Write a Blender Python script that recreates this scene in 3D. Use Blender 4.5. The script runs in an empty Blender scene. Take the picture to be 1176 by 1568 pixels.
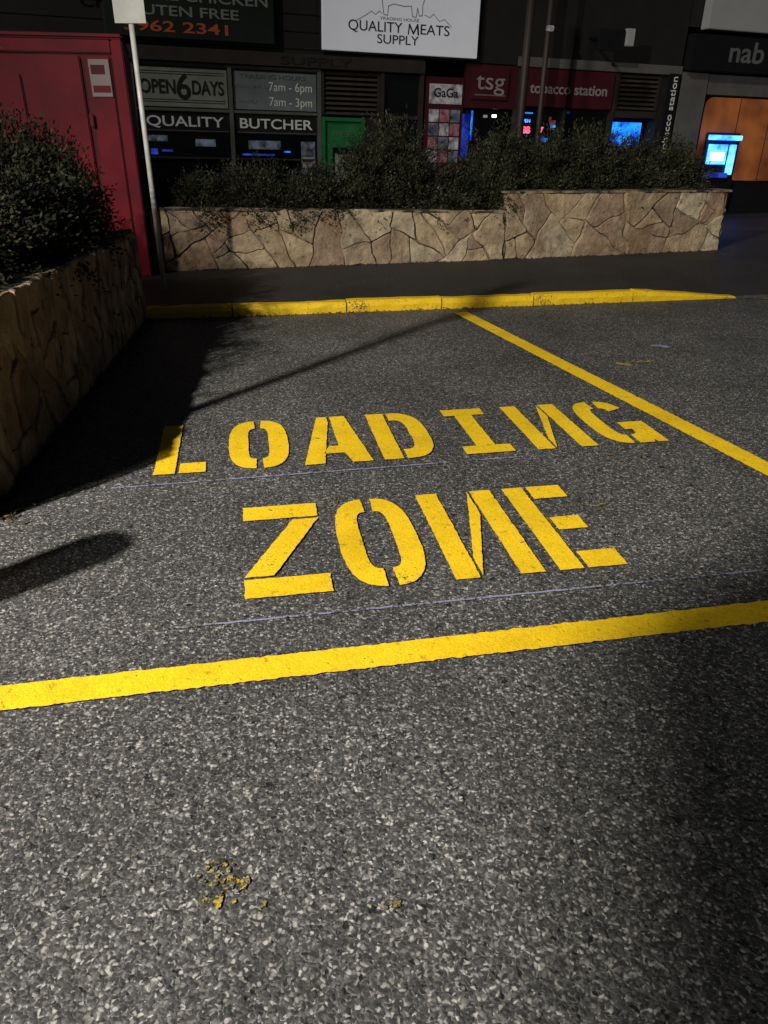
import bpy, bmesh, math, random
import numpy as np
from mathutils import Vector, Matrix, noise
from mathutils.geometry import tessellate_polygon
R = random.Random(7)
S = bpy.context.scene
S.view_settings.view_transform = 'Standard'
S.view_settings.look = 'None'
S.view_settings.exposure = 0

# ------------------------------------------------------------ helpers
AL = math.radians(9.8)
E1 = (math.cos(AL), math.sin(AL)); E2 = (-math.sin(AL), math.cos(AL))
def UV(u, v):            # bay-aligned metres -> world metres
    return (u*E1[0]+v*E2[0], u*E1[1]+v*E2[1])

def link(o, parent=None):
    S.collection.objects.link(o)
    if parent: o.parent = parent
    return o
def empty(name, loc=(0,0,0), rot=(0,0,0)):
    e = bpy.data.objects.new(name, None); e.location = loc; e.rotation_euler = rot
    e.empty_display_size = .2
    return link(e)
def meshobj(name, verts, faces, mat=None, parent=None, smooth=False):
    me = bpy.data.meshes.new(name); me.from_pydata([tuple(v) for v in verts], [], faces); me.update()
    if smooth:
        for p in me.polygons: p.use_smooth = True
    if mat: me.materials.append(mat)
    return link(bpy.data.objects.new(name, me), parent)
def box(name, x0, x1, y0, y1, z0, z1, mat, parent=None, bev=0.0):
    bm = bmesh.new()
    bmesh.ops.create_cube(bm, size=1)
    for v in bm.verts:
        v.co = Vector(((x0+x1)/2+v.co.x*(x1-x0), (y0+y1)/2+v.co.y*(y1-y0), (z0+z1)/2+v.co.z*(z1-z0)))
    if bev > 0:
        bmesh.ops.bevel(bm, geom=bm.edges[:], offset=bev, segments=2, affect='EDGES')
    me = bpy.data.meshes.new(name); bm.to_mesh(me); bm.free()
    me.materials.append(mat)
    return link(bpy.data.objects.new(name, me), parent)
def cyl(name, p0, p1, r0, r1, mat, parent=None, seg=20):
    p0 = Vector(p0); p1 = Vector(p1); d = (p1-p0); L = d.length
    bm = bmesh.new()
    bmesh.ops.create_cone(bm, cap_ends=True, segments=seg, radius1=r0, radius2=r1, depth=L)
    q = d.to_track_quat('Z', 'Y').to_matrix().to_4x4()
    bmesh.ops.transform(bm, matrix=Matrix.Translation((p0+p1)/2) @ q, verts=bm.verts)
    me = bpy.data.meshes.new(name); bm.to_mesh(me); bm.free()
    for p in me.polygons: p.use_smooth = len(p.vertices) == 4
    me.materials.append(mat)
    return link(bpy.data.objects.new(name, me), parent)

class NT:
    def __init__(s, name):
        s.m = bpy.data.materials.new(name); s.m.use_nodes = True
        s.t = s.m.node_tree; s.b = s.t.nodes['Principled BSDF']
    def n(s, typ, **kw):
        x = s.t.nodes.new(typ)
        for k, v in kw.items(): setattr(x, k, v)
        return x
    def l(s, a, b): s.t.links.new(a, b)
    def ramp(s, fac, stops, interp='LINEAR'):
        r = s.n('ShaderNodeValToRGB'); r.color_ramp.interpolation = interp
        while len(r.color_ramp.elements) < len(stops): r.color_ramp.elements.new(.5)
        for e, (p, c) in zip(r.color_ramp.elements, stops):
            e.position = p; e.color = (c[0], c[1], c[2], 1) if not isinstance(c, (int, float)) else (c, c, c, 1)
        s.l(fac, r.inputs['Fac']); return r.outputs['Color']
    def mix(s, f, a, b, bt='MIX'):
        m = s.n('ShaderNodeMix', data_type='RGBA', blend_type=bt)
        for sock, v in ((m.inputs[0], f), (m.inputs[6], a), (m.inputs[7], b)):
            if isinstance(v, bpy.types.NodeSocket): s.l(v, sock)
            elif isinstance(v, (int, float)): sock.default_value = v if sock.type == 'VALUE' else (v, v, v, 1)
            else: sock.default_value = (v[0], v[1], v[2], 1)
        return m.outputs[2]
    def math(s, op, a, b=0.0):
        m = s.n('ShaderNodeMath', operation=op)
        for sock, v in ((m.inputs[0], a), (m.inputs[1], b)):
            if isinstance(v, bpy.types.NodeSocket): s.l(v, sock)
            else: sock.default_value = v
        return m.outputs[0]
    def pos(s): return s.n('ShaderNodeNewGeometry').outputs['Position']
    def bump(s, h, strength, dist):
        b = s.n('ShaderNodeBump'); b.inputs['Strength'].default_value = strength; b.inputs['Distance'].default_value = dist
        s.l(h, b.inputs['Height']); s.l(b.outputs['Normal'], s.b.inputs['Normal'])
    def noise(s, vec, scale, det=3, rough=.55):
        x = s.n('ShaderNodeTexNoise'); x.inputs['Scale'].default_value = scale
        x.inputs['Detail'].default_value = det; x.inputs['Roughness'].default_value = rough
        s.l(vec, x.inputs['Vector']); return x.outputs['Fac']

def plain(name, col, rough=.6, var=.25, vs=6.0, metal=0, bump=.15, spec=.5, emis=None, es=0):
    t = NT(name); p = t.n('ShaderNodeTexCoord').outputs['Object']
    f = t.noise(p, vs, 3, .6)
    lo = tuple(c*(1-var) for c in col); hi = tuple(min(1, c*(1+var)) for c in col)
    t.l(t.ramp(f, [(.3, lo), (.7, hi)]), t.b.inputs['Base Color'])
    t.b.inputs['Roughness'].default_value = rough; t.b.inputs['Metallic'].default_value = metal
    t.b.inputs['Specular IOR Level'].default_value = spec
    if bump >= .3: t.bump(t.noise(p, vs*8, 3), bump, .004)
    if emis:
        t.b.inputs['Emission Color'].default_value = (*emis, 1)
        t.b.inputs['Emission Strength'].default_value = es
        t.m.cycles.emission_sampling = 'NONE'
    return t.m

def asphalt_nodes(t, tone=1.0, fine=False):
    p = t.pos()
    nz = t.n('ShaderNodeTexNoise'); nz.inputs['Scale'].default_value = 52; nz.inputs['Detail'].default_value = 3; t.l(p, nz.inputs['Vector'])
    sn = t.n('ShaderNodeSeparateColor'); t.l(nz.outputs['Color'], sn.inputs[0])
    wb = t.n('ShaderNodeVectorMath', operation='MULTIPLY_ADD'); t.l(nz.outputs['Color'], wb.inputs[0])
    wb.inputs[1].default_value = (.022, .022, 0); t.l(p, wb.inputs[2]); pv = wb.outputs[0]
    sc = 96 if not fine else 180
    v1 = t.n('ShaderNodeTexVoronoi', voronoi_dimensions='2D'); v1.inputs['Scale'].default_value = sc; t.l(pv, v1.inputs['Vector'])
    v2 = t.n('ShaderNodeTexVoronoi', voronoi_dimensions='2D'); v2.inputs['Scale'].default_value = sc*2.3; t.l(pv, v2.inputs['Vector'])
    s1 = t.n('ShaderNodeSeparateColor'); t.l(v1.outputs['Color'], s1.inputs[0])
    s2 = t.n('ShaderNodeSeparateColor'); t.l(v2.outputs['Color'], s2.inputs[0])
    k = tone
    c1 = t.ramp(s1.outputs[0], [(0, (.013*k,)*3), (.40, (.030*k,)*3), (.70, (.055*k, .054*k, .052*k)), (.87, (.12*k, .117*k, .11*k)), (1, (.28*k, .27*k, .25*k))])
    c2 = t.ramp(s2.outputs[1], [(0, (.016*k,)*3), (.6, (.040*k,)*3), (.88, (.095*k, .093*k, .088*k)), (1, (.24*k,)*3)])
    edge = t.ramp(v1.outputs['Distance'], [(.25, 1.0), (.62, .0)])
    c = t.mix(t.math('SUBTRACT', 1.0, edge), c1, c2)
    big = t.noise(p, 1.1, 5, .65)
    c = t.mix(1.0, c, t.ramp(big, [(.32, .70), (.68, 1.25)]), 'MULTIPLY')
    c = t.mix(1.0, c, t.ramp(sn.outputs[2], [(.32, .66), (.66, 1.34)]), 'MULTIPLY')
    pit = t.ramp(t.noise(p, 27, 2, .6), [(.64, 0.0), (.69, 1.0)])
    c = t.mix(pit, c, (.007*k, .007*k, .007*k))
    h = t.math('ADD', t.math('MULTIPLY', edge, s1.outputs[1]), t.math('MULTIPLY', pit, -1.5))
    h = t.math('ADD', h, t.math('MULTIPLY', s2.outputs[2], .5))
    return p, c, h, pit
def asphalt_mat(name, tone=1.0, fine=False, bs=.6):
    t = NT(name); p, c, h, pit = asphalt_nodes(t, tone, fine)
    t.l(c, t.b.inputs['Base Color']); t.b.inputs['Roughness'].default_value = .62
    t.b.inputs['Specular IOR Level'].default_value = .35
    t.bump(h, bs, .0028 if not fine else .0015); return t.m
def paint_mat(name, col, wear, tone=1.0):
    t = NT(name); p, c, h, pit = asphalt_nodes(t, tone)
    w1 = t.noise(p, 3.0, 3, .6); w2 = t.noise(p, 75, 3, .7)
    s = t.math('ADD', t.math('MULTIPLY', w1, .55), t.math('MULTIPLY', w2, .6))
    m = t.ramp(s, [(wear, 0.0), (wear+.045, 1.0)])
    dirt = t.ramp(w2, [(.3, .78), (.6, 1.03)])
    d2 = t.ramp(w1, [(.3, .78), (.7, 1.05)])
    pc = t.mix(1.0, t.mix(1.0, col, dirt, 'MULTIPLY'), d2, 'MULTIPLY')
    pc = t.mix(t.math('MULTIPLY', pit, .45), pc, (.22, .15, .01))
    t.l(t.mix(m, pc, c), t.b.inputs['Base Color'])
    t.b.inputs['Roughness'].default_value = .6; t.b.inputs['Specular IOR Level'].default_value = .3
    t.bump(h, .5, .0018); return t.m

M = {}
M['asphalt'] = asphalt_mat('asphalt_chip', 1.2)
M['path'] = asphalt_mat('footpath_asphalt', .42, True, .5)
M['yellow'] = paint_mat('yellow_road_paint', (.78, .51, .010), .70)
M['yellow_faded'] = paint_mat('yellow_paint_faded', (.46, .33, .02), .545)
M['overspray'] = paint_mat('yellow_overspray', (.28, .21, .02), .52)
M['chalk'] = paint_mat('chalk_line', (.26, .27, .39), .57)
M['kerb'] = paint_mat('yellow_kerb_paint', (.74, .48, .010), .665, .5)
M['soil'] = plain('soil', (.03, .022, .016), .95, .4, 20, bump=.8)
M['metal'] = plain('galvanised_steel', (.6, .6, .57), .45, .2, 9, metal=.05)
M['signwhite'] = plain('sign_back', (.55, .56, .52), .5, .15, 5)
M['red'] = plain('red_paint', (.19, .008, .020), .42, .35, 1.6, bump=.05)
M['redd'] = plain('red_paint_dark', (.12, .005, .012), .5, .3, 2.0)
M['label'] = plain('label_white', (.32, .28, .27), .5, .1, 3)
M['black'] = plain('black_panel', (.005, .005, .006), .5, .3, 5)
M['black2'] = plain('black_band', (.005, .006, .006), .5, .3, 5)
M['greenblk'] = plain('dark_green_sign', (.006, .012, .008), .5, .3, 2)
M['brown'] = plain('dark_brown_cladding', (.008, .006, .0055), .75, .35, 3)
M['brownl'] = plain('brown_frame', (.024, .017, .014), .6, .3, 4)
M['frame'] = plain('aluminium_frame', (.10, .11, .095), .5, .2, 6)
M['board'] = plain('grey_green_board', (.22, .245, .205), .6, .25, 2)
M['board2'] = plain('grey_blue_board', (.15, .175, .185), .6, .25, 2)
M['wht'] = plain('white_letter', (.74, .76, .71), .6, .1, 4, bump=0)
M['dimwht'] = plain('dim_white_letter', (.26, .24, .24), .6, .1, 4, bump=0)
M['gry'] = plain('grey_letter', (.11, .12, .115), .6, .1, 4, bump=0)
M['grngry'] = plain('green_grey_letter', (.19, .23, .19), .6, .1, 4, bump=0)
M['orl'] = plain('orange_letter', (.48, .09, .03), .6, .1, 4, bump=0)
M['blk'] = plain('black_letter', (.008, .008, .008), .6, .1, 4, bump=0)
M['signface'] = plain('sign_face_white', (.62, .62, .65), .5, .05, 2, bump=0, emis=(.8, .82, .9), es=.18)
M['signdim'] = plain('sign_face_dim', (.34, .34, .35), .5, .05, 2, bump=0)
M['outline'] = plain('sign_grey_print', (.26, .26, .28), .5, .05, 2, bump=0)
M['green'] = plain('green_door_paint', (.015, .16, .045), .45, .25, 4)
M['maroon'] = plain('maroon_sign', (.055, .004, .010), .5, .2, 3)
M['redsur'] = plain('red_surround', (.045, .004, .008), .5, .2, 3)
M['slat'] = plain('louvre_slat', (.05, .04, .033), .6, .25, 6)
M['render'] = plain('grey_render', (.095, .09, .086), .8, .2, 3)
M['conc'] = plain('concrete', (.2, .19, .175), .85, .25, 5, bump=.4)
t = NT('shop_glass'); t.b.inputs['Base Color'].default_value = (.004, .005, .007, 1); t.b.inputs['Roughness'].default_value = .06
t.bump(t.noise(t.pos(), 1.5, 2), .05, .02); M['glass'] = t.m

def emit(name, c1, c2, st, scale=3.0, samp=False):
    t = NT(name); p = t.n('ShaderNodeTexCoord').outputs['Object']
    col = t.ramp(t.noise(p, scale, 3, .6), [(.35, c1), (.65, c2)])
    t.b.inputs['Base Color'].default_value = (.01, .01, .01, 1)
    t.l(col, t.b.inputs['Emission Color']); t.b.inputs['Emission Strength'].default_value = st
    if not samp: t.m.cycles.emission_sampling = 'NONE'
    return t.m
M['e_blue'] = emit('blue_light', (.0, .03, .40), (.02, .35, 1.0), 1.5, 5)
M['e_dimblue'] = emit('dim_blue_light', (.004, .01, .12), (.03, .07, .60), .8, 6)
M['e_atm'] = emit('atm_screen_light', (.01, .10, 1.0), (.08, .36, 1.0), 4.5, 4, True)
M['e_atmw'] = emit('atm_white_light', (.6, .8, 1.0), (.8, .95, 1.0), 4.0)
M['e_neon'] = emit('neon_red', (1, .05, .12), (1, .12, .25), 2.6)
M['e_orange'] = emit('orange_lit_panel', (.06, .012, .004), (.38, .11, .022), .58, .9, True)
M['e_white'] = emit('lamp_white', (1, .95, .9), (1, 1, 1), 5)
M['e_wdim'] = emit('lit_poster', (.09, .08, .09), (.40, .37, .37), .52, 9)
M['e_int'] = emit('lit_shop_interior', (.003, .004, .006), (.09, .11, .14), .7, 7)
M['e_pink'] = emit('lit_poster_pink', (.08, .01, .02), (.28, .12, .14), .5, 11)

# stone
t = NT('rubble_stone'); p = t.pos()
at = t.n('ShaderNodeAttribute', attribute_name='stone')
sep = t.n('ShaderNodeSeparateColor'); t.l(at.outputs['Color'], sep.inputs[0])
base = t.ramp(sep.outputs[0], [(0, (.36, .27, .165)), (.25, (.44, .345, .215)), (.50, (.32, .24, .155)), (.72, (.31, .205, .135)), (.86, (.22, .16, .11)), (1, (.48, .40, .27))])
c = t.mix(1.0, base, t.ramp(t.noise(p, 5, 7, .72), [(.32, .45), (.64, 1.22)]), 'MULTIPLY')
rust = t.ramp(t.noise(p, 2.8, 4, .6), [(.50, 0.0), (.66, .6)])
c = t.mix(rust, c, (.16, .09, .042))
crk = t.ramp(t.noise(p, 16, 4, .75), [(.345, .3), (.39, 1.0)])
c = t.mix(1.0, c, crk, 'MULTIPLY')
t.l(c, t.b.inputs['Base Color']); t.b.inputs['Roughness'].default_value = .88
t.bump(t.noise(p, 10, 7, .65), 1.0, .028); M['stone'] = t.m
t = NT('mortar'); p = t.pos()
t.l(t.ramp(t.noise(p, 3, 4, .7), [(.44, (.018, .014, .010)), (.58, (.25, .19, .12))]), t.b.inputs['Base Color'])
t.b.inputs['Roughness'].default_value = .95; t.bump(t.noise(p, 60, 3), .8, .008); M['mortar'] = t.m

# leaf
def leafmat(name, a, b, c_, d):
    t = NT(name); g = t.n('ShaderNodeNewGeometry')
    col = t.ramp(g.outputs['Random Per Island'], [(0, a), (.45, b), (.85, c_), (1, d)])
    col = t.mix(1.0, col, t.ramp(t.noise(g.outputs['Position'], 4.5, 2), [(.35, .40), (.65, 1.35)]), 'MULTIPLY')
    t.l(col, t.b.inputs['Base Color']); t.b.inputs['Roughness'].default_value = .7
    t.b.inputs['Specular IOR Level'].default_value = .18
    return t.m
M['leaf1'] = leafmat('shrub_leaves', (.010, .015, .007), (.026, .034, .015), (.050, .048, .026), (.11, .08, .058))
M['leaf2'] = leafmat('hedge_leaves', (.005, .007, .0025), (.010, .014, .004), (.019, .018, .007), (.038, .023, .010))
M['twig'] = plain('twigs', (.03, .022, .016), .9, .3, 20)
M['litter'] = leafmat('litter_leaves', (.02, .014, .008), (.05, .035, .018), (.09, .065, .035), (.13, .10, .06))

# ------------------------------------------------------------ ground, footpath, kerb
meshobj('ground', [(-150,-150,0),(150,-150,0),(150,150,0),(-150,150,0)], [(0,1,2,3)], M['asphalt'])
KV = 7.43
us = [-14, -1.0, 3.86, 4.45, 5.0, 9, 22]
hs = [.1, .1, .1, .06, .010, .010, .010]
vv = []; ff = []
for r_, vl in enumerate((KV+.118, 9.2, 40)):
    for i, u in enumerate(us):
        x, y = UV(u, vl); vv.append((x, y, hs[i] if r_ == 0 else .1))
n = len(us)
for r_ in range(2):
    for i in range(n-1):
        ff.append((r_*n+i, r_*n+i+1, (r_+1)*n+i+1, (r_+1)*n+i))
b0 = len(vv)
for i, u in enumerate(us):
    x, y = UV(u, KV+.118); vv.append((x, y, -.05))
for i in range(n-1): ff.append((b0+i, b0+i+1, i+1, i))
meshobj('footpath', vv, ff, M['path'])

kerb = empty('kerb')
secs = [(-.985,-.16),(-.16,.92),(.92,1.86),(1.86,2.8),(2.8,3.86),(3.86,5.02)]
for k, (a, b) in enumerate(secs):
    bm = bmesh.new()
    N = 24; prof = lambda h: [(0.012, -.02), (0.004, h*.55), (0.014, h-.012), (.03, h), (.118, h+.001), (.118, -.02)]
    rings = []
    off = R.uniform(-.008, .008)
    for i in range(N+1):
        u = a+.006+(b-a-.012)*i/N
        h = .105+off if k < 5 else (.105*(1-i/N)+.012)
        ring = []
        for (dv, z) in prof(h):
            j = .009*noise.noise(Vector((u*7, dv*30, z*30+k)))
            x, y = UV(u, KV+dv+j); ring.append(bm.verts.new((x, y, z+j*.6)))
        rings.append(ring)
    for i in range(N):
        for j in range(5):
            bm.faces.new((rings[i][j], rings[i+1][j], rings[i+1][j+1], rings[i][j+1]))
    bm.faces.new(rings[0]); bm.faces.new(rings[-1][::-1])
    bmesh.ops.recalc_face_normals(bm, faces=bm.faces)
    me = bpy.data.meshes.new('kerb_stone_%d' % k); bm.to_mesh(me); bm.free(); me.materials.append(M['kerb'])
    link(bpy.data.objects.new('kerb_stone_%d' % k, me), kerb)

# ------------------------------------------------------------ painted markings
def poly_paint(name, polys, mat, z, parent=None, jit=.0022, step=.012):
    bm = bmesh.new()
    for pts in polys:
        ar = sum(pts[i][0]*pts[(i+1) % len(pts)][1]-pts[(i+1) % len(pts)][0]*pts[i][1] for i in range(len(pts)))
        if ar < 0: pts = pts[::-1]
        out = []
        for i in range(len(pts)):
            a = Vector((*pts[i], 0)); b = Vector((*pts[(i+1) % len(pts)], 0))
            L = (b-a).length; m = max(1, int(L/step))
            for q in range(m):
                p_ = a.lerp(b, q/m)
                nx = noise.noise(Vector((p_.x*40, p_.y*40, 1.3)))*jit*1.5+R.uniform(-1, 1)*jit*.4
                ny = noise.noise(Vector((p_.x*40, p_.y*40, 7.7)))*jit*1.5+R.uniform(-1, 1)*jit*.4
                out.append((p_.x+nx, p_.y+ny, 0))
        vs = [bm.verts.new((x, y, z)) for x, y, _ in out]
        for tri in tessellate_polygon([[Vector(o) for o in out]]):
            a, b, c_ = (out[i] for i in tri)
            cr = (b[0]-a[0])*(c_[1]-a[1])-(b[1]-a[1])*(c_[0]-a[0])
            if abs(cr) < 1e-9: continue
            t3 = tri if cr > 0 else (tri[0], tri[2], tri[1])
            try: bm.faces.new([vs[i] for i in t3])
            except ValueError: pass
    me = bpy.data.meshes.new(name); bm.to_mesh(me); bm.free(); me.materials.append(mat)
    return link(bpy.data.objects.new(name, me), parent)

def sup(a, rx, ry, e=2.9):
    c, s = math.cos(a), math.sin(a)
    return (math.copysign(abs(c)**(2/e), c)*rx, math.copysign(abs(s)**(2/e), s)*ry)
def arc(cx, cy, rx, ry, a0, a1, n=22, e=2.9):
    o = []
    for i in range(n+1):
        a = math.radians(a0+(a1-a0)*i/n); x, y = sup(a, rx, ry, e); o.append((cx+x, cy+y))
    return o
g = .010
def L_(w, h, a, b): return [[(0,0),(a,0),(a,h),(0,h)], [(a+2*g,0),(w,0),(w,b),(a+2*g,b)]]
def O_(w, h, a, b):
    r = []
    for sgn, (a0, a1) in ((-1, (93, 267)), (1, (87, -87))):
        o = arc(w/2, h/2, w/2, h/2, a0, a1); i = arc(w/2, h/2, w/2-a, h/2-b, a1, a0, e=4.5)
        r.append([((min(x, w/2-g) if sgn < 0 else max(x, w/2+g)), y) for x, y in o+i])
    return r
def A_(w, h, a, b):
    tl = w*.34; tm = w*.56
    left = [(0,0),(a,0),(tm-g*2.0-.0,h*.86),(tm-g*2.0,h),(tl,h)]
    right = [(w-a,0),(w,0),(tm+.09,h),(tm,h),(tm,h*.86),(w-a-.052,h*.335),(a*.62+.085,h*.335),(a*.5+.062,h*.19),(w-a-.030,h*.19)]
    return [left, right]
def D_(w, h, a, b):
    x0 = a+2*g
    o = arc(x0, h/2, w-x0, h/2, 90, -90, e=2.8); i = arc(x0, h/2, w-x0-a, h/2-b, -90, 90, e=4)
    return [[(0,0),(a,0),(a,h),(0,h)], o+i]
def I_(w, h, a, b):
    c = w/2; q = b*.85
    return [[(0,0),(w,0),(w,q),(c+a/2,q),(c+a/2,h-q),(w,h-q),(w,h),(0.02,h),(.02,h-q),(c-a/2,h-q),(c-a/2,q),(0,q)]]
def N_(w, h, a, b):   # stencil was laid back to front: diagonal rises to the right
    return [[(0,0),(a,0),(a,h),(0,h)],
            [(w-a,0),(w,0),(w,h),(w-a,h)],
            [(a+.012,.015),(a+.012,h*.20),(w-a-.012,h),(w-a-.012,h*.70)]]
def E_(w, h, a, b):
    x = a+2*g
    return [[(0,0),(a,0),(a,h),(0,h)], [(x,0),(w,0),(w,b),(x,b)], [(x,h-b),(w,h-b),(w,h),(x,h)], [(x,h/2-b*.45),(w-.03,h/2-b*.45),(w-.03,h/2+b*.45),(x,h/2+b*.45)]]
def Z_(w, h, a, b):
    return [[(0,0),(w,0),(w,b),(0,b)], [(0,h-b),(w,h-b),(w,h),(0,h)], [(0.0,b+2*g),(a*1.15,b+2*g),(w,h-b-2*g),(w-a*1.15,h-b-2*g)]]
def G_(w, h, a, b):
    o = arc(w/2, h/2, w/2, h/2, 93, 267); i = arc(w/2, h/2, w/2-a, h/2-b, 267, 93, e=4.5)
    lft = [(min(x, w/2-g), y) for x, y in o+i]
    o = arc(w/2, h/2, w/2, h/2, 86, 28, 12); i = arc(w/2, h/2, w/2-a, h/2-b, 28, 86, 12, e=4.5)
    top = [(max(x, w/2+g), y) for x, y in o+i]
    low = [(w/2+g,0),(w-.07,.0),(w-.055,.045),(w-.045,0),(w+.015,0),(w+.012,h*.46),(w/2+.02,h*.46),(w/2+.02,h*.30),(w-a,h*.30),(w-a,b+.03),(w-a-.03,b),(w/2+g,b)]
    return [lft, top, low]
def place(polys, u0, v0):
    return [[UV(u0+x, v0+y) for x, y in p_] for p_ in polys]
lt = empty('loading_zone_lettering')
h1, a1, b1 = .725, .108, .13
for nm, fn, u0, w in (('letter_l',L_,-.551,.262),('letter_o',O_,-.172,.33),('letter_a',A_,.226,.366),('letter_d',D_,.652,.318),('letter_i',I_,1.107,.277),('letter_n',N_,1.515,.352),('letter_g',G_,1.94,.335)):
    poly_paint(nm, place(fn(w, h1, a1 if nm != 'letter_n' else .10, b1), u0, 3.75), M['yellow'], .008, lt)
h2 = .785
for nm, fn, u0, w in (('letter_z',Z_,-.101,.337),('letter_o_2',O_,.300,.345),('letter_n_2',N_,.720,.37),('letter_e',E_,1.152,.29)):
    poly_paint(nm, place(fn(w, h2, .102, .135), u0, 2.50), M['yellow'], .008, lt)

def strip(p, q, w):
    p = Vector(p); q = Vector(q); d = (q-p).normalized(); nn = Vector((-d.y, d.x))*w/2
    return [tuple(p-nn), tuple(q-nn), tuple(q+nn), tuple(p+nn)]
poly_paint('bay_line', [strip(UV(-3.2,2.035), UV(4.2,2.12), .122)], M['yellow'], .008, jit=.004)
poly_paint('bay_line', [strip((.735,7.46), (2.42,2.42), .135)], M['yellow'], .0085, jit=.004)
poly_paint('bay_line', [strip(UV(5.02,7.42), UV(6.6,6.9), .05)], M['yellow_faded'], .008, jit=.006)
poly_paint('chalk_line', [strip((-.75,2.265), (1.95,2.74), .011)], M['chalk'], .004, jit=.002)
poly_paint('chalk_line', [strip((-1.35,3.45), (.75,3.86), .013)], M['chalk'], .004, jit=.002)
def splat(name, blobs, mat):
    bm = bmesh.new(); kk = 0
    for cx, cy, rx, ry, n_, s in blobs:
        for _ in range(n_):
            x = cx+R.gauss(0, .5)*rx; y = cy+R.gauss(0, .5)*ry; r0 = s*R.uniform(.35, 1.3); k = 11; ph = R.uniform(0, 6)
            pts = []
            for i in range(k):
                a = 2*math.pi*i/k; rr_ = r0*(1+.55*math.sin(2*a+ph)*R.random()+R.uniform(-.3, .3))
                pts.append((x+rr_*math.cos(a), y+rr_*1.25*math.sin(a)))
            bm.faces.new([bm.verts.new((a_, b_, .004+.00004*kk)) for a_, b_ in pts]); kk += 1
    me = bpy.data.meshes.new(name); bm.to_mesh(me); bm.free(); me.materials.append(mat)
    return link(bpy.data.objects.new(name, me))
splat('paint_splash', [(-.405,1.28,.04,.03,14,.008),(-.36,1.235,.03,.025,14,.008),(-.395,1.185,.02,.02,10,.008),(-.385,1.23,.07,.08,16,.004)], M['yellow_faded'])
splat('paint_splash', [(.026,1.175,.02,.015,6,.007),(-.28,1.17,.01,.012,4,.006)], M['overspray'])
splat('paint_splash', [(1.82,5.69,.07,.03,18,.02),(1.96,5.74,.07,.03,18,.018)], M['yellow_faded'])
splat('paint_splash', [(2.27,6.2,.06,.04,10,.018)], M['chalk'])
splat('paint_splash', [(.72,2.95,.06,.16,46,.008),(1.0,3.3,.12,.10,20,.008),(-.25,3.3,.06,.06,10,.007),(1.25,3.9,.2,.12,14,.008)], M['overspray'])

# ------------------------------------------------------------ stone walls
def clip(poly, m, nrm):
    out = []
    for i in range(len(poly)):
        a = poly[i]; b = poly[(i+1) % len(poly)]
        da = (a[0]-m[0])*nrm[0]+(a[1]-m[1])*nrm[1]; db = (b[0]-m[0])*nrm[0]+(b[1]-m[1])*nrm[1]
        if da <= 0: out.append(a)
        if (da < 0 < db) or (db < 0 < da):
            q = da/(da-db); out.append((a[0]+(b[0]-a[0])*q, a[1]+(b[1]-a[1])*q))
    return out
def cells(W, H, size, rng, sx):
    """irregular slabs: recursive oblique cuts of the wall face, as split sandstone is fitted"""
    done = []; stack = [[(0,0),(W*sx,0),(W*sx,H),(0,H)]]
    def area(p_): return abs(sum(p_[i][0]*p_[(i+1) % len(p_)][1]-p_[(i+1) % len(p_)][0]*p_[i][1] for i in range(len(p_))))/2
    while stack:
        po = stack.pop()
        if len(po) < 3: continue
        ar = area(po)
        if ar < size*size*rng.choice((.45, .8, 1.2, 2.0)): done.append(po); continue
        cx = sum(q[0] for q in po)/len(po); cy = sum(q[1] for q in po)/len(po)
        sxx = sum((q[0]-cx)**2 for q in po); syy = sum((q[1]-cy)**2 for q in po); sxy = sum((q[0]-cx)*(q[1]-cy) for q in po)
        th = .5*math.atan2(2*sxy, sxx-syy)+rng.gauss(0, .40)
        ext = math.sqrt(max(sxx, syy)/len(po))
        off = rng.uniform(-.35, .35)*ext
        nn = (math.cos(th), math.sin(th)); m = (cx+nn[0]*off, cy+nn[1]*off)
        stack.append(clip(po, m, nn)); stack.append(clip(po, m, (-nn[0], -nn[1])))
    res = []
    for po in done:
        ar = sum(po[i][0]*po[(i+1) % len(po)][1]-po[(i+1) % len(po)][0]*po[i][1] for i in range(len(po)))
        if ar < 0: po = po[::-1]
        q = po[:]
        gp = rng.uniform(.002, .009)
        for i in range(len(po)):
            a = po[i]; b = po[(i+1) % len(po)]; dx, dy = b[0]-a[0], b[1]-a[1]; L = math.hypot(dx, dy)
            if L < 1e-5: continue
            nn = (dy/L, -dx/L); q = clip(q, (a[0]-nn[0]*gp, a[1]-nn[1]*gp), nn)
            if len(q) < 3: break
        if len(q) >= 3 and area(q) > .002: res.append([(x/sx, y) for x, y in q])
    return res
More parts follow.
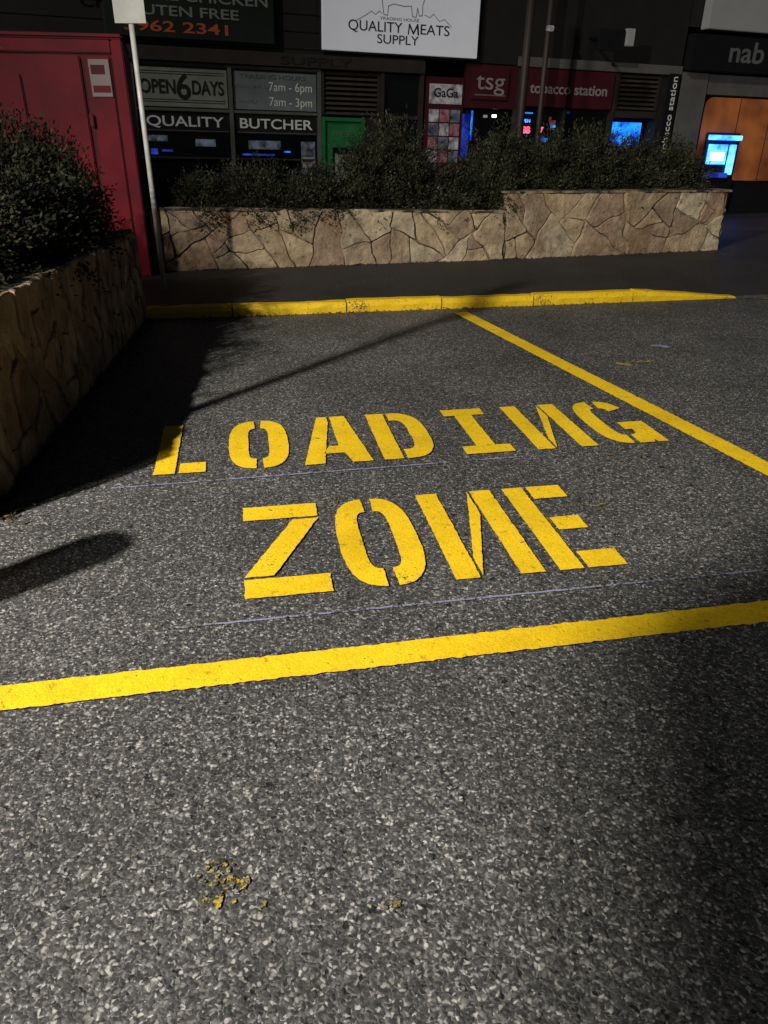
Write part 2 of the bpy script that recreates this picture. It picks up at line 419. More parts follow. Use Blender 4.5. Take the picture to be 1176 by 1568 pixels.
def stone_face(bm, layer, p0, p1, zb, h0, h1_, size, rng, sx=1.0):
    p0 = Vector(p0); p1 = Vector(p1); d = (p1-p0); L = d.length; d.normalize(); nr = Vector((d.y, -d.x))
    Hm = max(h0, h1_)
    for po in cells(L, Hm, size, rng, sx):
        cx = sum(p_[0] for p_ in po)/len(po); cy = sum(p_[1] for p_ in po)/len(po)
        pts = []
        for i in range(len(po)):
            a = po[i]; b = po[(i+1) % len(po)]
            el_ = math.hypot(b[0]-a[0], b[1]-a[1]); qs = (.5,) if el_ < .04 else [(j+.5)/max(2, int(el_/.03)) for j in range(max(2, int(el_/.03)))]
            for q in qs:
                x = a[0]+(b[0]-a[0])*q; y = a[1]+(b[1]-a[1])*q
                wx = noise.noise(Vector((x*4, y*4, 3)))*.06+noise.noise(Vector((x*14, y*14, 3)))*.012
                wy = noise.noise(Vector((x*4, y*4, 13)))*.06+noise.noise(Vector((x*14, y*14, 13)))*.012
                pts.append((min(L-.003, max(.003, x+wx)), min(Hm-.003, max(.003, y+wy))))
        dep = rng.uniform(.008, .030); tx = rng.uniform(-.07, .07); ty = rng.uniform(-.07, .07); col = (rng.random(), rng.random(), 0, 1)
        rings = []
        for sc_, dd in ((1, -.004), (.985, .7), (.94, 1.0), (.5, 1.04)):
            ring = []
            for x, y in pts:
                X = cx+(x-cx)*sc_; Y = cy+(y-cy)*sc_
                o = dep*dd + (0 if dd < 0 else (tx*(X-cx)+ty*(Y-cy))*1.0) + (noise.noise(Vector((X*14, Y*14, cx)))*.007 if dd > 0 else 0)
                if dd > 0: o = max(o, .005)
                hh = (h0+(h1_-h0)*X/L)/Hm
                w = p0+d*X+nr*o
                ring.append(bm.verts.new((w.x, w.y, zb+Y*hh)))
            rings.append(ring)
        m = len(pts); fs = []
        for r_ in range(3):
            for i in range(m):
                fs.append(bm.faces.new((rings[r_][i], rings[r_][(i+1) % m], rings[r_+1][(i+1) % m], rings[r_+1][i])))
        fs.append(bm.faces.new(rings[-1]))
        for f in fs:
            for lp in f.loops: lp[layer] = col
def stone_wall(name, faces, cores, caps, seed):
    e = empty(name)
    bm = bmesh.new(); layer = bm.loops.layers.float_color.new('stone')
    rng = random.Random(seed)
    for a in faces: stone_face(bm, layer, *a[:6], rng, a[6])
    me = bpy.data.meshes.new('stones'); bm.to_mesh(me); bm.free(); me.materials.append(M['stone'])
    link(bpy.data.objects.new('stones', me), e)
    for idx, (p0, p1, th, zb, ha, hb) in enumerate(cores + caps):
        p0 = Vector(p0); p1 = Vector(p1); d = (p1-p0).normalized(); nr = Vector((-d.y, d.x))*th
        cap = idx >= len(cores); N = 1 if not cap else 40
        vs = []; fs = []
        for i in range(N+1):
            c_ = p0.lerp(p1, i/N); zt = ha+(hb-ha)*i/N; zl = zt-.022 if cap else zb
            j = (noise.noise(Vector((c_.x*5, c_.y*5, idx)))*.014 if cap else 0)
            f_ = c_ - nr.normalized()*j
            k_ = c_+nr
            vs += [(f_.x, f_.y, zl), (k_.x, k_.y, zl), (k_.x, k_.y, zt), (f_.x, f_.y, zt+j*.5)]
        for i in range(N):
            a = i*4; b = a+4
            for q in range(4): fs.append((a+q, b+q, b+(q+1) % 4, a+(q+1) % 4))
        fs += [(0,1,2,3), (N*4+3,N*4+2,N*4+1,N*4)]
        meshobj('cap' if cap else 'mortar_core', vs, fs, M['mortar'], e)
    return e
A = (-2.64, 9.225); B = (1.504, 10.136); C = (4.528, 10.948)
dBC = (Vector(C)-Vector(B)).normalized(); nBC = Vector((-dBC.y, dBC.x))
C2 = tuple(Vector(C)+nBC*1.0)
stone_wall('stone_retaining_wall',
    [(A, B, .08, .72, .60, .36, .85)],
    [(A, B, .22, 0, .768, .648)],
    [(tuple(Vector(A)-Vector((-.0,.03))), tuple(Vector(B)-Vector((.03,.03))), .27, 0, .79, .672)], 5)
Bs = tuple(Vector(B)+Vector((-.02,.23)))
stone_wall('stone_retaining_wall',
    [(B, C, .08, .81, .77, .44, 1.0), (C, C2, .08, .76, .76, .26, 1.0), (Bs, B, .08, .8, .8, .2, 1.0)],
    [(B, C, .24, 0, .872, .832)],
    [(tuple(Vector(B)-nBC*.035-dBC*.04), tuple(Vector(C)-nBC*.035+dBC*.04), .32, 0, .898, .858)], 23)
P0 = (-1.83, 3.0); P1 = (-2.235, 7.25)
stone_wall('stone_planter_wall',
    [(P0, P1, -.02, .90, .79, .34, 2.3), (P1, (-3.6, 7.1), 0, .79, .79, .3, 1.0), ((-4.2, 2.9), P0, 0, .9, .9, .3, 1.2)],
    [(P0, P1, .25, -.02, .872, .765), ((-4.2,2.9), (-1.9,3.0), .24, -.02, .86, .86)],
    [], 9)
meshobj('planter_soil', [(-2.0,3.1,.80),(-2.4,7.2,.72),(-7,7.0,.72),(-7,3.0,.80)], [(0,1,2,3)], M['soil'])
meshobj('planter_soil', [(-2.7,9.4,.6),(1.45,10.3,.55),(1.2,11.4,.55),(-2.9,10.5,.6)], [(0,1,2,3)], M['soil'])
meshobj('planter_soil', [(1.5,10.33,.75),(4.4,11.1,.74),(4.2,12.0,.74),(1.28,11.4,.75)], [(0,1,2,3)], M['soil'])
e_ = empty('rear_planter_wall')
pa, pb = (-2.9,10.5), (4.25,12.05)
d = (Vector(pb)-Vector(pa)).normalized(); nr = Vector((-d.y,d.x))*.2
q = [Vector(pa),Vector(pb),Vector(pb)+nr,Vector(pa)+nr]
meshobj('core', [(a.x,a.y,0) for a in q]+[(a.x,a.y,.72) for a in q], [(0,3,2,1),(4,5,6,7),(0,1,5,4),(1,2,6,5),(2,3,7,6),(3,0,4,7)], M['mortar'], e_)
q = [Vector(C)-dBC*.22, Vector(C)-dBC*.01, Vector(C2)-dBC*.01, Vector(C2)-dBC*.22]
meshobj('end_core', [(a.x,a.y,0) for a in q]+[(a.x,a.y,.826) for a in q], [(0,3,2,1),(4,5,6,7),(0,1,5,4),(1,2,6,5),(2,3,7,6),(3,0,4,7)], M['mortar'], e_)

# ------------------------------------------------------------ shrubs
def shrub(name, cx, cy, z0, top, rx, ry, seed, mat, stems=330, lps=42, ll=.034, lw=.0055):
    rs = np.random.RandomState(seed)
    e = empty(name, (cx, cy, z0)); H = top-z0
    az = rs.uniform(0, 2*np.pi, stems); el = np.arccos(rs.uniform(-.18, 1, stems))
    lump = 1+.20*np.sin(3*az+seed)*np.sin(el)+.13*np.sin(7*az+el*5+seed*2)
    ln = rs.uniform(.70, 1.05, stems)*lump
    ln[rs.rand(stems) < .10] *= 1.2
    tip = np.stack([np.sin(el)*np.cos(az)*rx*ln, np.sin(el)*np.sin(az)*ry*ln, np.cos(el)*H*.92*np.clip(ln, .5, 1.2)], 1)
    tip[:, 2] = np.maximum(tip[:, 2], -.10)+.04
    base = np.stack([rs.normal(0, .15*rx, stems), rs.normal(0, .15*ry, stems), np.zeros(stems)], 1)
    tv = []; tf = []; leaves = []
    bend = np.array([0, 0, .16*H])
    for i in range(stems):
        tq = rs.uniform(.22, 1.0, lps)**.7
        pos_ = base[i]+(tip[i]-base[i])*tq[:, None]+bend*(np.sin(np.pi*tq))[:, None]
        pos_ += rs.normal(0, .028, (lps, 3))
        dr = (tip[i]-base[i]); dr = dr/(np.linalg.norm(dr)+1e-6)
        d_ = dr*.9+rs.normal(0, .5, (lps, 3)); d_ /= np.linalg.norm(d_, axis=1)[:, None]
        sd = np.cross(d_, rs.normal(0, 1, (lps, 3))); sd /= np.linalg.norm(sd, axis=1)[:, None]+1e-6
        l_ = ll*rs.uniform(.6, 1.4, lps)[:, None]; w_ = lw*rs.uniform(.7, 1.3, lps)[:, None]
        leaves.append(np.stack([pos_, pos_+d_*l_*.5+sd*w_, pos_+d_*l_, pos_+d_*l_*.5-sd*w_], 1))
        if i % 3 == 0:
            k = len(tv)
            for q_ in (0, .5, 1.0):
                c_ = base[i]+(tip[i]-base[i])*q_+bend*math.sin(math.pi*q_); r_ = .006*(1.15-q_)
                tv += [c_+np.array([r_, 0, 0]), c_+np.array([-r_*.5, r_*.86, 0]), c_+np.array([-r_*.5, -r_*.86, 0])]
            for s_ in (0, 3):
                for j in range(3):
                    tf.append((k+s_+j, k+s_+(j+1) % 3, k+s_+3+(j+1) % 3, k+s_+3+j))
    lv = np.concatenate(leaves).reshape(-1, 3); nf = len(lv)//4
    me = bpy.data.meshes.new('leaves'); me.vertices.add(len(lv)); me.vertices.foreach_set('co', lv.ravel())
    me.loops.add(nf*4); me.loops.foreach_set('vertex_index', np.arange(nf*4)); me.polygons.add(nf)
    me.polygons.foreach_set('loop_start', np.arange(0, nf*4, 4)); me.polygons.foreach_set('loop_total', np.full(nf, 4))
    me.update(calc_edges=True); me.materials.append(mat)
    link(bpy.data.objects.new('leaves', me), e)
    meshobj('stems', tv, tf, M['twig'], e)
for i, (x, y, r, top) in enumerate([(-2.2,9.75,.5,1.12),(-1.5,9.9,.6,1.22),(-.8,10.05,.55,1.15),(-.12,10.3,.58,1.62),(.2,10.4,.62,1.72),(.80,10.4,.42,1.10),(1.28,10.6,.5,1.30),(1.5,10.9,.55,1.66),(2.1,10.95,.55,1.56),(2.7,11.05,.55,1.66),(3.3,11.2,.5,1.46),(3.85,11.3,.48,1.42)]):
    shrub('shrub', x, y, .58 if x < 1.4 else .74, top, r, min(r, .55), 11+i, M['leaf1'], 420, 52, .040, .0075)
for i, (x, y, r, top) in enumerate([(-2.75,3.75,.6,1.45),(-2.8,4.6,.75,1.56),(-2.75,5.5,.75,1.60),(-2.75,6.4,.68,1.62),(-3.6,4.4,.8,1.58),(-3.5,5.5,.8,1.74),(-3.4,6.4,.8,1.78),(-4.6,5.8,.9,1.7)]):
    shrub('hedge', x, y, .74, top, r, r, 51+i, M['leaf2'], 700, 66, .034, .008)

def litter(name, pts, n_, spread, z):
    vs = []; fs = []
    for _ in range(n_):
        i = R.randrange(len(pts)-1); q = R.random()
        a = Vector(pts[i]); b = Vector(pts[i+1]); p_ = a.lerp(b, q); d_ = (b-a).normalized(); nn = Vector((d_.y, -d_.x))
        p_ = p_+nn*abs(R.gauss(0, spread)); s_ = R.uniform(.005, .016); an = R.uniform(0, 6.28); k = len(vs)
        for j in range(4):
            r_ = s_*(1.6 if j % 2 == 0 else .6); vs.append((p_.x+r_*math.cos(an+j*1.57), p_.y+r_*math.sin(an+j*1.57), z+R.uniform(.002, .014)))
        fs.append((k, k+1, k+2, k+3))
    meshobj(name, vs, fs, M['litter'])
litter('leaf_litter', [(-1.80,3.0),(-2.2,7.25)], 1100, .07, .004)
litter('leaf_litter', [UV(-.95,KV+.0), UV(3.8,KV+.0)], 160, .03, .004)
litter('leaf_litter', [A, B, C], 420, .06, .102)

# ------------------------------------------------------------ posts
def sign_post(name, x, y, z0, ztop, pw, ph, ang, r=.024):
    e = empty(name, (x, y, z0), (0, 0, ang)); h = ztop-z0
    cyl('pole', (0,0,0), (0,0,h), r, r, M['metal'], e)
    cyl('ground_sleeve', (0,0,-.03), (0,0,.06), r*1.9, r*1.25, M['conc'], e)
    bz = h-ph
    box('sign_plate', -pw/2, pw/2, -r-.007, -r-.004, bz, h+.03, M['signwhite'], e)
    for k in (.12, ph-.1):
        box('clamp', -.06, .06, -r-.003, r+.004, bz+k, bz+k+.025, M['metal'], e, .003)
        cyl('bolt', (.045,-r-.012,bz+k+.012), (.045,r+.01,bz+k+.012), .006, .006, M['metal'], e, 8)
    cyl('pole_cap', (0,0,h), (0,0,h+.012), r*1.1, r*.7, M['metal'], e)
    return e
sign_post('shadow_post', -2.246, 8.056, .1, 2.95, .27, .53, math.radians(5))
sign_post('shadow_post', -2.36, 2.95, .72, 3.1, .3, .45, math.radians(40), .036)  # unseen post, added to cast the long streak shadow across the bay
bo = empty('shadow_bollard', (-2.08, 1.94, 0))  # unseen round-topped post, added to cast the rounded shadow at left
cyl('post', (0,0,0), (0,0,1.1), .11, .11, M['metal'], bo)
cyl('domed_cap_lower', (0,0,1.1), (0,0,1.16), .11, .09, M['metal'], bo)
cyl('domed_cap_upper', (0,0,1.16), (0,0,1.2), .09, .03, M['metal'], bo)
cyl('base_ring', (0,0,0), (0,0,.04), .15, .13, M['conc'], bo)

# unseen board on two posts, added to shade the near right of the bay
ab = empty('shade_board')
bd = meshobj('panel', [(-3.60,-.54,3.97),(-3.60,-2.3,3.45),(-3.60,-2.3,5.2),(-3.60,-.54,5.2),(-3.66,-.54,3.97),(-3.66,-2.3,3.45),(-3.66,-2.3,5.2),(-3.66,-.54,5.2)],
    [(0,3,2,1),(4,5,6,7),(0,1,5,4),(1,2,6,5),(2,3,7,6),(3,0,4,7)], M['signwhite'], ab)
cyl('post_1', (-3.70,-2.2,0), (-3.70,-2.2,5.2), .04, .04, M['metal'], ab)
cyl('post_2', (-3.70,-1.45,0), (-3.70,-1.45,5.2), .04, .04, M['metal'], ab)
box('top_rail', -3.69, -3.57, -2.35, -.5, 5.203, 5.25, M['metal'], ab)

# ------------------------------------------------------------ red container
ct = empty('red_shipping_container', (-2.6, 8.9, .1), (0, 0, math.radians(14.5)))
W, D, H = 3.6, 2.2, 2.27
box('body', -W+.03, -.03, .03, D-.03, .1, H-.03, M['redd'], ct)
for nm, a in (('corner_post_1',(-.11,0,0,.11)),('corner_post_2',(-W,-W+.11,0,.11)),('corner_post_3',(-.11,0,D-.11,D)),('corner_post_4',(-W,-W+.11,D-.11,D))):
    box(nm, a[0], a[1], a[2], a[3], 0, H, M['red'], ct, .012)
for nm, z0, z1 in (('top_rail',H-.12,H-.003),('bottom_rail',.003,.15)):
    box(nm+'_front', -W+.112, -.112, .004, .09, z0, z1, M['red'], ct, .01)
    box(nm+'_side', -.09, -.004, .112, D-.112, z0, z1, M['red'], ct, .01)
box('front_panel', -W+.13, -.42, -.004, .06, .17, H-.14, M['red'], ct, .012)
box('front_panel_edge', -.36, -.13, .006, .06, .17, H-.14, M['red'], ct, .012)
for i in range(4):
    x = -W+.35+i*.72
    box('rib_%d' % i, x, x+.10, -.028, -.002, .3, H-.30, M['red'], ct, .012)
for i in range(6):
    y = .22+i*.31
    box('side_rib_%d' % i, -.032, .002, y, y+.13, .17, H-.14, M['red'], ct, .01)
box('roof_cap', -W-.01, .01, -.01, D+.01, H+.002, H+.05, M['red'], ct, .02)
box('label', -.345, -.15, -.008, .004, H-.50, H-.17, M['label'], ct, .003)
box('label_print', -.33, -.165, -.012, -.006, H-.46, H-.40, M['red'], ct)
box('label_print', -.33, -.20, -.012, -.006, H-.30, H-.22, M['redd'], ct)
for z in (.6, 1.5):
    box('hinge', -.41, -.37, -.03, .0, z, z+.12, M['redd'], ct, .005)

# ------------------------------------------------------------ shops
FR = (0, math.radians(1.55), math.radians(17.4)); FO = (-4.2, 12.4, .054)
def text(par, s, x, y, z, size, mat, width=None, align='CENTER', ext=.003, off=0, rot=(math.pi/2,0,0), name=None):
    c = bpy.data.curves.new(name or 'lettering', 'FONT'); c.body = s; c.size = size; c.align_x = align; c.align_y = 'CENTER'
    c.extrude = ext; c.offset = off; c.materials.append(mat)
    o = link(bpy.data.objects.new(name or 'lettering', c), par); o.location = (x, y, z); o.rotation_euler = rot
    if width:
        bpy.context.view_layer.update(); o.scale.x = width/max(.01, o.dimensions.x)
    return o
def stroke(name, pts, wd, y, mat, par, closed=False):
    vs = []; fs = []; n_ = len(pts); rng_ = range(n_ if closed else n_-1)
    for i in rng_:
        a = Vector(pts[i]); b = Vector(pts[(i+1) % n_]); d_ = (b-a).normalized(); nn = Vector((-d_.y, d_.x))*wd/2; a = a-d_*wd*.3; b = b+d_*wd*.3
        k = len(vs); yy = y-.00015*i
        vs += [(v.x, yy, v.y) for v in (a-nn, b-nn, b+nn, a+nn)]; fs.append((k, k+1, k+2, k+3))
    return meshobj(name, vs, fs, mat, par)
bs = empty('butcher_shop', FO, FR)
box('upper_wall', -6, 5.0, .0, .3, 2.44, 6.2, M['brown'], bs)
for i in range(12):
    box('cladding_joint', -6, 5.0, -.012, -.002, 2.66+i*.22, 2.67+i*.22, M['black'], bs)
box('fascia_board', -6, 5.0, -.06, -.003, 2.42, 2.60, M['brownl'], bs, .006)
box('rear_body', -6, 5.0, .32, 8, -.4, 6.0, M['brown'], bs)
box('roof', -6.2, 5.0, -.3, 8.3, 6.22, 6.35, M['black'], bs)
box('left_wall', -6, .52, 0, .3, -.4, 2.43, M['brown'], bs)
box('sill_wall', .54, 3.3, .0, .25, -.4, .62, M['render'], bs)
for i, (a, b) in enumerate(((.6,1.93),(1.99,3.28))):
    box('window_glass_%d' % i, a, b, .06, .07, .66, 2.40, M['glass'], bs)
for i, x in enumerate((.54, 1.93, 3.28)):
    box('mullion_%d' % i, x, x+.06, -.01, .1, .64, 2.415, M['frame'], bs, .006)
for i, (a, b) in enumerate(((.602,1.928),(1.992,3.278))):
    box('sill_%d' % i, a, b, -.03, .1, .625, .67, M['frame'], bs, .004)
    box('head_%d' % i, a, b, .0, .1, 2.37, 2.412, M['frame'], bs, .004)
    box('transom_%d' % i, a, b, .0, .1, 1.785, 1.825, M['frame'], bs, .004)
    box('black_band_%d' % i, a, b, .035, .055, 1.51, 1.775, M['black2'], bs)
    box('band_edge_%d' % i, a+.02, b-.02, .030, .034, 1.525, 1.535, M['gry'], bs)
    box('board_%d' % i, a+.01, b-.01, .03, .055, 1.84, 2.345, (M['board'], M['board2'])[i], bs, .004)
    box('lower_rail_%d' % i, a, b, .0, .1, 1.15, 1.175, M['brownl'], bs)
text(bs, 'QUALITY', 1.27, .031, 1.645, .19, M['wht'], 1.12, off=.002)
text(bs, 'BUTCHER', 2.63, .031, 1.645, .19, M['wht'], 1.12, off=.002)
text(bs, 'OPEN', .92, .026, 2.09, .25, M['blk'], .50, off=.005)
text(bs, '6', 1.28, .026, 2.09, .46, M['blk'], .2, off=.006)
text(bs, 'DAYS', 1.63, .026, 2.09, .25, M['blk'], .46, off=.005)
for z in (1.90, 1.93, 2.26, 2.29):
    box('board_line', .66, 1.88, .0255, .029, z, z+.008, M['blk'], bs)
text(bs, 'TRADING HOURS', 2.6, .026, 2.28, .08, M['gry'], 1.0)
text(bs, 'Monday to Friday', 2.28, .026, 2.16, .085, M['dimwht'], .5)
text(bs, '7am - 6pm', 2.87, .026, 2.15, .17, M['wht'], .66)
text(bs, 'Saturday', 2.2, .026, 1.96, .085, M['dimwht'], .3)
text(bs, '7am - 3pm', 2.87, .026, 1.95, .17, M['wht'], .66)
text(bs, 'SUPPLY', 3.25, -.066, 2.50, .15, M['blk'], 1.1)
box('butcher_sign_board', 3.33, 5.82, -.14, -.08, 2.665, 3.85, M['signface'], bs, .006)
box('butcher_sign_frame', 3.30, 5.85, -.078, -.062, 2.64, 3.88, M['black'], bs, .004)
text(bs, 'QUALITY', 4.14, -.145, 2.995, .19, M['blk'], .84)
# capital M drawn as strokes, then the rest of the word
stroke('lettering_m', [(4.665,2.93),(4.68,3.06)], .020, -.1435, M['blk'], bs)
stroke('lettering_m', [(4.68,3.055),(4.745,2.94),(4.81,3.055)], .024, -.1440, M['blk'], bs)
stroke('lettering_m', [(4.81,3.06),(4.825,2.93)], .028, -.1445, M['blk'], bs)
text(bs, 'EATS', 5.09, -.145, 2.995, .19, M['blk'], .47)
text(bs, 'SUPPLY', 4.50, -.145, 2.84, .17, M['blk'], .66)
text(bs, 'TRADING HOUSE', 4.52, -.145, 3.11, .055, M['outline'], .62)
def flat(name, pts, y, mat, par, th=.004):
    vs = [(x, y, z) for x, z in pts]+[(x, y-th, z) for x, z in pts]; n_ = len(pts)
    return meshobj(name, vs, [tuple(range(n_, 2*n_)), tuple(range(n_))[::-1]]+[(i, (i+1) % n_, n_+(i+1) % n_, n_+i) for i in range(n_)], mat, par)
cow = [(4.25,3.27),(4.27,3.16),(4.33,3.15),(4.34,3.27),(4.42,3.30),(4.58,3.28),(4.70,3.29),(4.72,3.16),(4.78,3.15),(4.80,3.27),(4.83,3.17),(4.88,3.18),(4.88,3.31),(4.91,3.40),(4.92,3.52),(4.86,3.58),(4.4,3.59),(4.28,3.64),(4.17,3.58),(4.1,3.50),(4.14,3.46),(4.21,3.47),(4.23,3.38)]
stroke('bull_print', cow, .012, -.1435, M['outline'], bs, True)
for m_ in ([(3.85,3.06),(3.98,3.13),(4.08,3.19),(4.14,3.15),(4.2,3.2),(4.24,3.17)], [(4.92,3.19),(5.0,3.16),(5.06,3.21),(5.16,3.12),(5.24,3.15),(5.36,3.06)]):
    stroke('mountain_line', m_, .010, -.1435, M['outline'], bs)
box('chicken_sign_board', .3, 2.62, -.13, -.07, 2.69, 3.7, M['greenblk'], bs, .006)
box('chicken_sign_frame', .27, 2.65, -.068, -.062, 2.66, 3.73, M['brownl'], bs)
text(bs, 'CHARCOAL CHICKEN', 2.55, -.135, 3.20, .20, M['grngry'], 2.7, 'RIGHT', off=.002)
text(bs, 'GLUTEN FREE', 2.12, -.135, 3.01, .17, M['grngry'], 1.65, 'RIGHT', off=.002)
text(bs, '5962 2341', 2.02, -.135, 2.82, .18, M['orl'], 1.42, 'RIGHT', off=.003)
box('door_frame_left', 3.345, 3.40, -.01, .1, -.4, 1.78, M['green'], bs, .004)
box('door_frame_right', 3.98, 4.04, -.01, .1, -.4, 1.78, M['green'], bs, .004)
box('door_frame_head', 3.402, 3.978, -.01, .1, 1.72, 1.775, M['green'], bs, .004)
box('door_leaf', 3.405, 3.975, .03, .07, -.3, 1.71, M['green'], bs)
box('door_glass', 3.52, 3.86, .02, .028, .5, 1.35, M['glass'], bs)
text(bs, 'FRESH', 3.69, .025, 1.53, .12, M['gry'], .32)
box('door_poster', 3.56, 3.82, .012, .018, .9, 1.25, M['board'], bs)
def louvre(par, a, b, z0, z1, nm, k=9):
    box(nm+'_back', a, b, .09, .11, z0, z1, M['black'], par)
    for s_ in (a, b-.04): box(nm+'_stile', s_, s_+.04, -.005, .085, z0, z1, M['brownl'], par, .004)
    for i in range(k):
        z = z0+(z1-z0)*(i+.5)/k
        o = box(nm+'_slat_%d' % i, a+.045, b-.045, -.03, .03, -.004, .004, M['slat'], par)
        o.location = (0, .03, z); o.rotation_euler = (math.radians(38), 0, 0)
louvre(bs, 3.345, 4.28, 1.80, 2.41, 'louvre')
box('door_bay_post', 4.285, 4.35, -.02, .1, -.4, 2.415, M['brownl'], bs, .005)
box('side_panel', 4.045, 4.28, .02, .1, -.4, 1.79, M['brown'], bs)
box('side_window', 4.355, 4.93, .05, .07, .7, 2.40, M['glass'], bs)
box('side_window_rail', 4.355, 4.93, .0, .09, 1.78, 1.83, M['brownl'], bs)
box('side_window_base', 4.355, 4.93, .0, .1, -.4, .69, M['brown'], bs)
box('side_post', 4.935, 5.0, -.03, .1, -.4, 2.415, M['brownl'], bs, .005)
for x, z, w_, h_, m_ in ((.74,1.20,.10,.08,'e_dimblue'),(.90,1.24,.16,.03,'e_dimblue'),(.66,1.28,.05,.05,'e_pink'),(2.1,1.21,.5,.025,'e_dimblue'),(2.75,1.26,.1,.02,'e_blue'),(1.4,1.32,.3,.1,'e_int'),(2.2,1.3,.5,.12,'e_int'),(.7,1.38,.3,.08,'e_int')):
    box('interior_light', x, x+w_, .052, .058, z, z+h_, M[m_], bs)
box('window_notice', 3.02, 3.24, .05, .058, .95, 1.42, M['e_int'], bs)
box('price_poster', 3.04, 3.20, .044, .049, 1.05, 1.2, M['label'], bs)

ts = empty('tobacco_shop', FO, FR)
box('upper_wall', 5.01, 9.72, .0, .3, 2.62, 6.2, M['brown'], ts)
box('beam', 6.6, 9.72, -.05, -.004, 2.60, 2.74, M['render'], ts, .006)
box('rear_body', 5.01, 9.72, .9, 8, -.6, 6.0, M['brown'], ts)
box('shop_back', 5.01, 9.72, .8, .88, -.6, 2.6, M['black'], ts)
box('poster_panel', 5.04, 5.70, .0, .09, .3, 2.40, M['redsur'], ts, .006)
box('poster_top', 5.10, 5.66, -.012, -.003, 2.02, 2.30, M['e_wdim'], ts)
text(ts, 'GaGa', 5.38, -.016, 2.17, .18, M['blk'], .42, off=.004)
k = 0
for zi in range(4):
    for xi in range(3):
        x = 5.11+xi*.185; z = 1.16+zi*.2
        box('magazine_%d' % k, x, x+.165, -.012, -.003, z, z+.18, (M['e_wdim'], M['e_pink'], M['e_int'])[(k*7+zi) % 3], ts); k += 1
box('entry_red_head', 5.71, 6.62, -.02, .09, 1.98, 2.60, M['redsur'], ts, .006)
box('tsg_sign', 5.80, 6.46, -.05, -.022, 2.10, 2.56, M['maroon'], ts, .01)
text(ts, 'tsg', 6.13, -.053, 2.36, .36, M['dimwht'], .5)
box('tsg_rule', 5.86, 6.40, -.054, -.051, 2.16, 2.18, M['gry'], ts)
box('blue_side_window', 5.74, 5.95, .3, .31, 1.2, 1.9, M['e_dimblue'], ts)
box('cyan_sliver', 5.97, 6.0, .28, .29, 1.5, 1.95, M['e_blue'], ts)
box('entry_glass', 5.72, 6.6, .4, .41, -.5, 1.97, M['glass'], ts)
box('entry_post', 6.62, 6.70, -.03, .1, -.6, 2.58, M['brownl'], ts, .005)
text(ts, 'ABB', 6.84, .03, 1.68, .14, M['e_neon'], .24, off=.004)
text(ts, 'OPEN', 6.84, .03, 1.82, .07, M['e_atm'], .2)
text(ts, '7', 7.16, .03, 1.68, .14, M['e_neon'], .08, off=.004)
box('neon_frame', 6.74, 6.98, .035, .04, 1.93, 1.95, M['e_blue'], ts)
box('tobacco_sign', 6.72, 8.42, -.05, -.006, 2.03, 2.585, M['maroon'], ts, .01)
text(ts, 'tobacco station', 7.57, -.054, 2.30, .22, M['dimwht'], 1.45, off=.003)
box('shop_window', 6.72, 8.42, .07, .08, .7, 2.02, M['glass'], ts)
box('window_mullion', 7.55, 7.6, 0, .1, .7, 2.02, M['brownl'], ts)
box('window_mullion', 8.43, 8.50, -.02, .1, -.6, 2.59, M['brownl'], ts)
box('stall_riser', 6.71, 8.42, .0, .2, -.6, .69, M['brown'], ts)
louvre(ts, 8.51, 9.36, 2.04, 2.59, 'louvre', 8)
box('blue_window', 8.52, 9.3, .3, .31, 1.35, 1.86, M['e_blue'], ts)
box('blue_window_head', 8.51, 9.36, .0, .09, 1.93, 2.03, M['brownl'], ts)
box('stall_riser_2', 8.51, 9.36, .0, .2, -.6, 1.2, M['brown'], ts)
for i in range(5):
    box('stock_%d' % i, 8.56+i*.15, 8.56+i*.15+R.uniform(.05,.1), .2, .28, 1.2, 1.36+R.uniform(.02,.2), M['black'], ts)
for i in range(12):
    z = R.uniform(1.45, 1.95); x = 6.9+R.uniform(0, 1.4)
    box('shop_display_%d' % i, x, x+R.uniform(.03,.16), .055, .065, z, z+R.uniform(.02,.08), R.choice([M['e_dimblue'], M['e_pink'], M['e_blue'], M['e_int']]), ts)
box('vertical_banner', 9.46, 9.68, -.09, -.06, 1.35, 2.62, M['black'], ts, .004)
text(ts, 'tobacco station', 9.57, -.094, 1.98, .16, M['wht'], 1.2, rot=(math.pi/2, -math.pi/2, 0))
box('banner_pier', 9.38, 9.71, .0, .3, -.6, 2.59, M['brown'], ts)
cyl('veranda_post', (6.20,-1.1,-.4), (6.20,-1.1,4.2), .06, .06, M['brownl'], ts)
cyl('veranda_post', (6.52,-1.1,-.4), (6.52,-1.1,4.2), .04, .04, M['brownl'], ts)
box('post_lamp', 6.47, 6.57, -1.18, -1.10, 2.98, 3.05, M['e_wdim'], ts, .01)
box('blade_sign', 7.60, 8.05, -.75, -.70, 2.82, 3.12, M['black'], ts, .006)
box('blade_sign_bracket', 7.85, 7.89, -.70, .0, 3.04, 3.08, M['black'], ts)
box('blade_sign_end', 8.07, 8.21, -.78, -.66, 2.90, 3.14, M['signdim'], ts, .01)
box('entry_lamp', 6.33, 6.39, .2, .24, 1.86, 1.90, M['e_white'], ts)

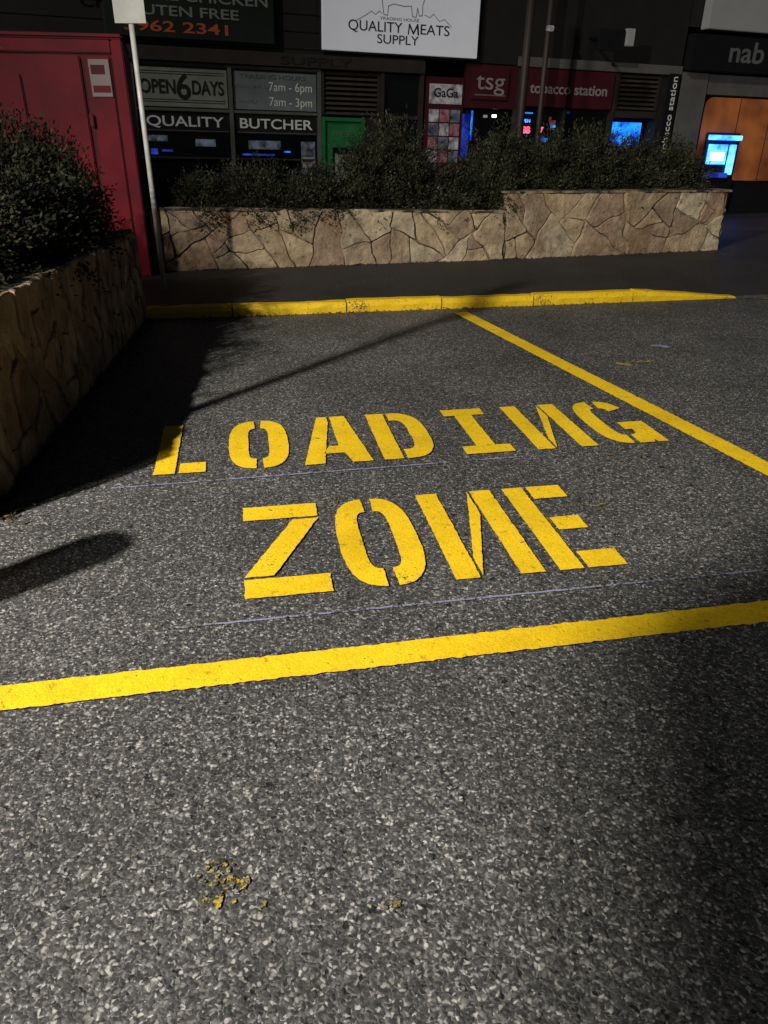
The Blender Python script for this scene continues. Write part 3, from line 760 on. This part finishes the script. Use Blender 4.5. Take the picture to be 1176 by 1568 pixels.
bk = empty('bank_building', FO, FR)
box('upper_wall', 9.74, 18, .0, .3, 3.33, 6.2, M['brown'], bk)
box('pillar', 9.74, 10.28, -.06, .3, -.6, 2.66, M['render'], bk, .01)
box('rear_body', 9.74, 18, .5, 8, -.6, 6.0, M['brown'], bk)
box('head_wall', 10.29, 18, -.03, .3, 2.34, 2.66, M['render'], bk)
box('fascia', 9.74, 18, -.2, .0, 2.68, 3.22, M['black'], bk, .01)
text(bk, 'nab', 10.85, -.205, 2.97, .44, M['gry'], .72, off=.006)
box('upper_sign', 9.95, 14, -.22, -.02, 3.29, 3.9, M['signdim'], bk, .01)
a0, a1_, zz0, zz1, rr = 10.31, 12.9, .95, 2.30, .16
pts = [(a0, zz0), (a1_, zz0), (a1_, zz1)]+[(a0+rr-rr*math.sin(t_*math.pi/12), zz1-rr+rr*math.cos(t_*math.pi/12)) for t_ in range(7)]
flat('orange_panel', pts, -.045, M['e_orange'], bk, .012)
for x in (11.05, 11.75, 12.4):
    box('panel_joint', x, x+.015, -.062, -.058, .96, 2.29, M['brownl'], bk)
box('lower_wall', 10.29, 18, -.02, .3, -.6, .945, M['black'], bk)
text(bk, 'nab', 11.75, -.062, 1.68, .12, M['gry'], .25)
box('atm_surround', 10.42, 11.18, -.10, -.06, .45, 1.74, M['black'], bk, .02)
box('atm_header', 10.46, 11.14, -.20, -.102, 1.62, 1.70, M['e_atm'], bk, .01)
box('atm_screen', 10.50, 10.92, -.125, -.103, 1.22, 1.55, M['e_atm'], bk, .006)
box('atm_screen_window', 10.56, 10.86, -.131, -.127, 1.28, 1.42, M['e_atmw'], bk)
box('atm_side', 10.96, 11.10, -.135, -.103, 1.05, 1.55, M['e_atm'], bk, .006)
box('atm_keypad_shelf', 10.50, 10.92, -.26, -.103, 1.0, 1.08, M['e_dimblue'], bk, .01)
box('atm_lower', 10.46, 11.14, -.16, -.103, .5, .98, M['black'], bk, .01)

# ------------------------------------------------------------ street lamp
lp = empty('street_lamp', (-6.3, -2.4, 0))
cyl('post', (0,0,0), (0,0,5.75), .08, .05, M['metal'], lp)
cyl('arm', (0,0,5.7), (.62,.55,5.85), .03, .025, M['metal'], lp)
hd = box('lamp_head', -.22, .22, -.09, .09, 5.78, 5.86, M['metal'], lp, .02); hd.location = (.7,.62,0)
ld = bpy.data.lights.new('lamp_light', 'SPOT'); ld.energy = 7500; ld.color = (1.0, .945, .845); ld.shadow_soft_size = .10
ld.spot_size = math.radians(82); ld.spot_blend = 1.0
lo = link(bpy.data.objects.new('lamp_light', ld), lp); lo.location = (.70, .60, 5.70)
tgt = Vector((1.0, 3.9, 0)); src = Vector((-5.6, -1.8, 5.7))
lo.rotation_euler = (tgt-src).to_track_quat('-Z', 'Y').to_euler()

sd = bpy.data.lights.new('sun', 'SUN'); sd.energy = .85; sd.angle = math.radians(4.0); sd.color = (1, .94, .85)
so = link(bpy.data.objects.new('sun', sd))
el, az = math.radians(32), math.radians(34)
dv = Vector((math.sin(az)*math.cos(el), math.cos(az)*math.cos(el), -math.sin(el)))
so.rotation_euler = dv.to_track_quat('-Z', 'Y').to_euler(); so.location = (-10, -20, 20)
w = bpy.data.worlds.new('World'); S.world = w; w.use_nodes = True
nt = w.node_tree; sk = nt.nodes.new('ShaderNodeTexSky'); sk.sky_type = 'NISHITA'; sk.sun_disc = False
sk.sun_elevation = el; sk.sun_rotation = az+math.pi
nt.links.new(sk.outputs[0], nt.nodes['Background'].inputs[0]); nt.nodes['Background'].inputs[1].default_value = .007

# ------------------------------------------------------------ camera
cd = bpy.data.cameras.new('camera'); cd.sensor_fit = 'VERTICAL'; cd.sensor_height = 36; cd.lens = 36*1178/1568
cd.clip_end = 500; cd.clip_start = .05
co = link(bpy.data.objects.new('camera', cd)); co.location = (0, 0, 1.6)
co.rotation_euler = (math.radians(90-26.6), 0, 0)
S.camera = co
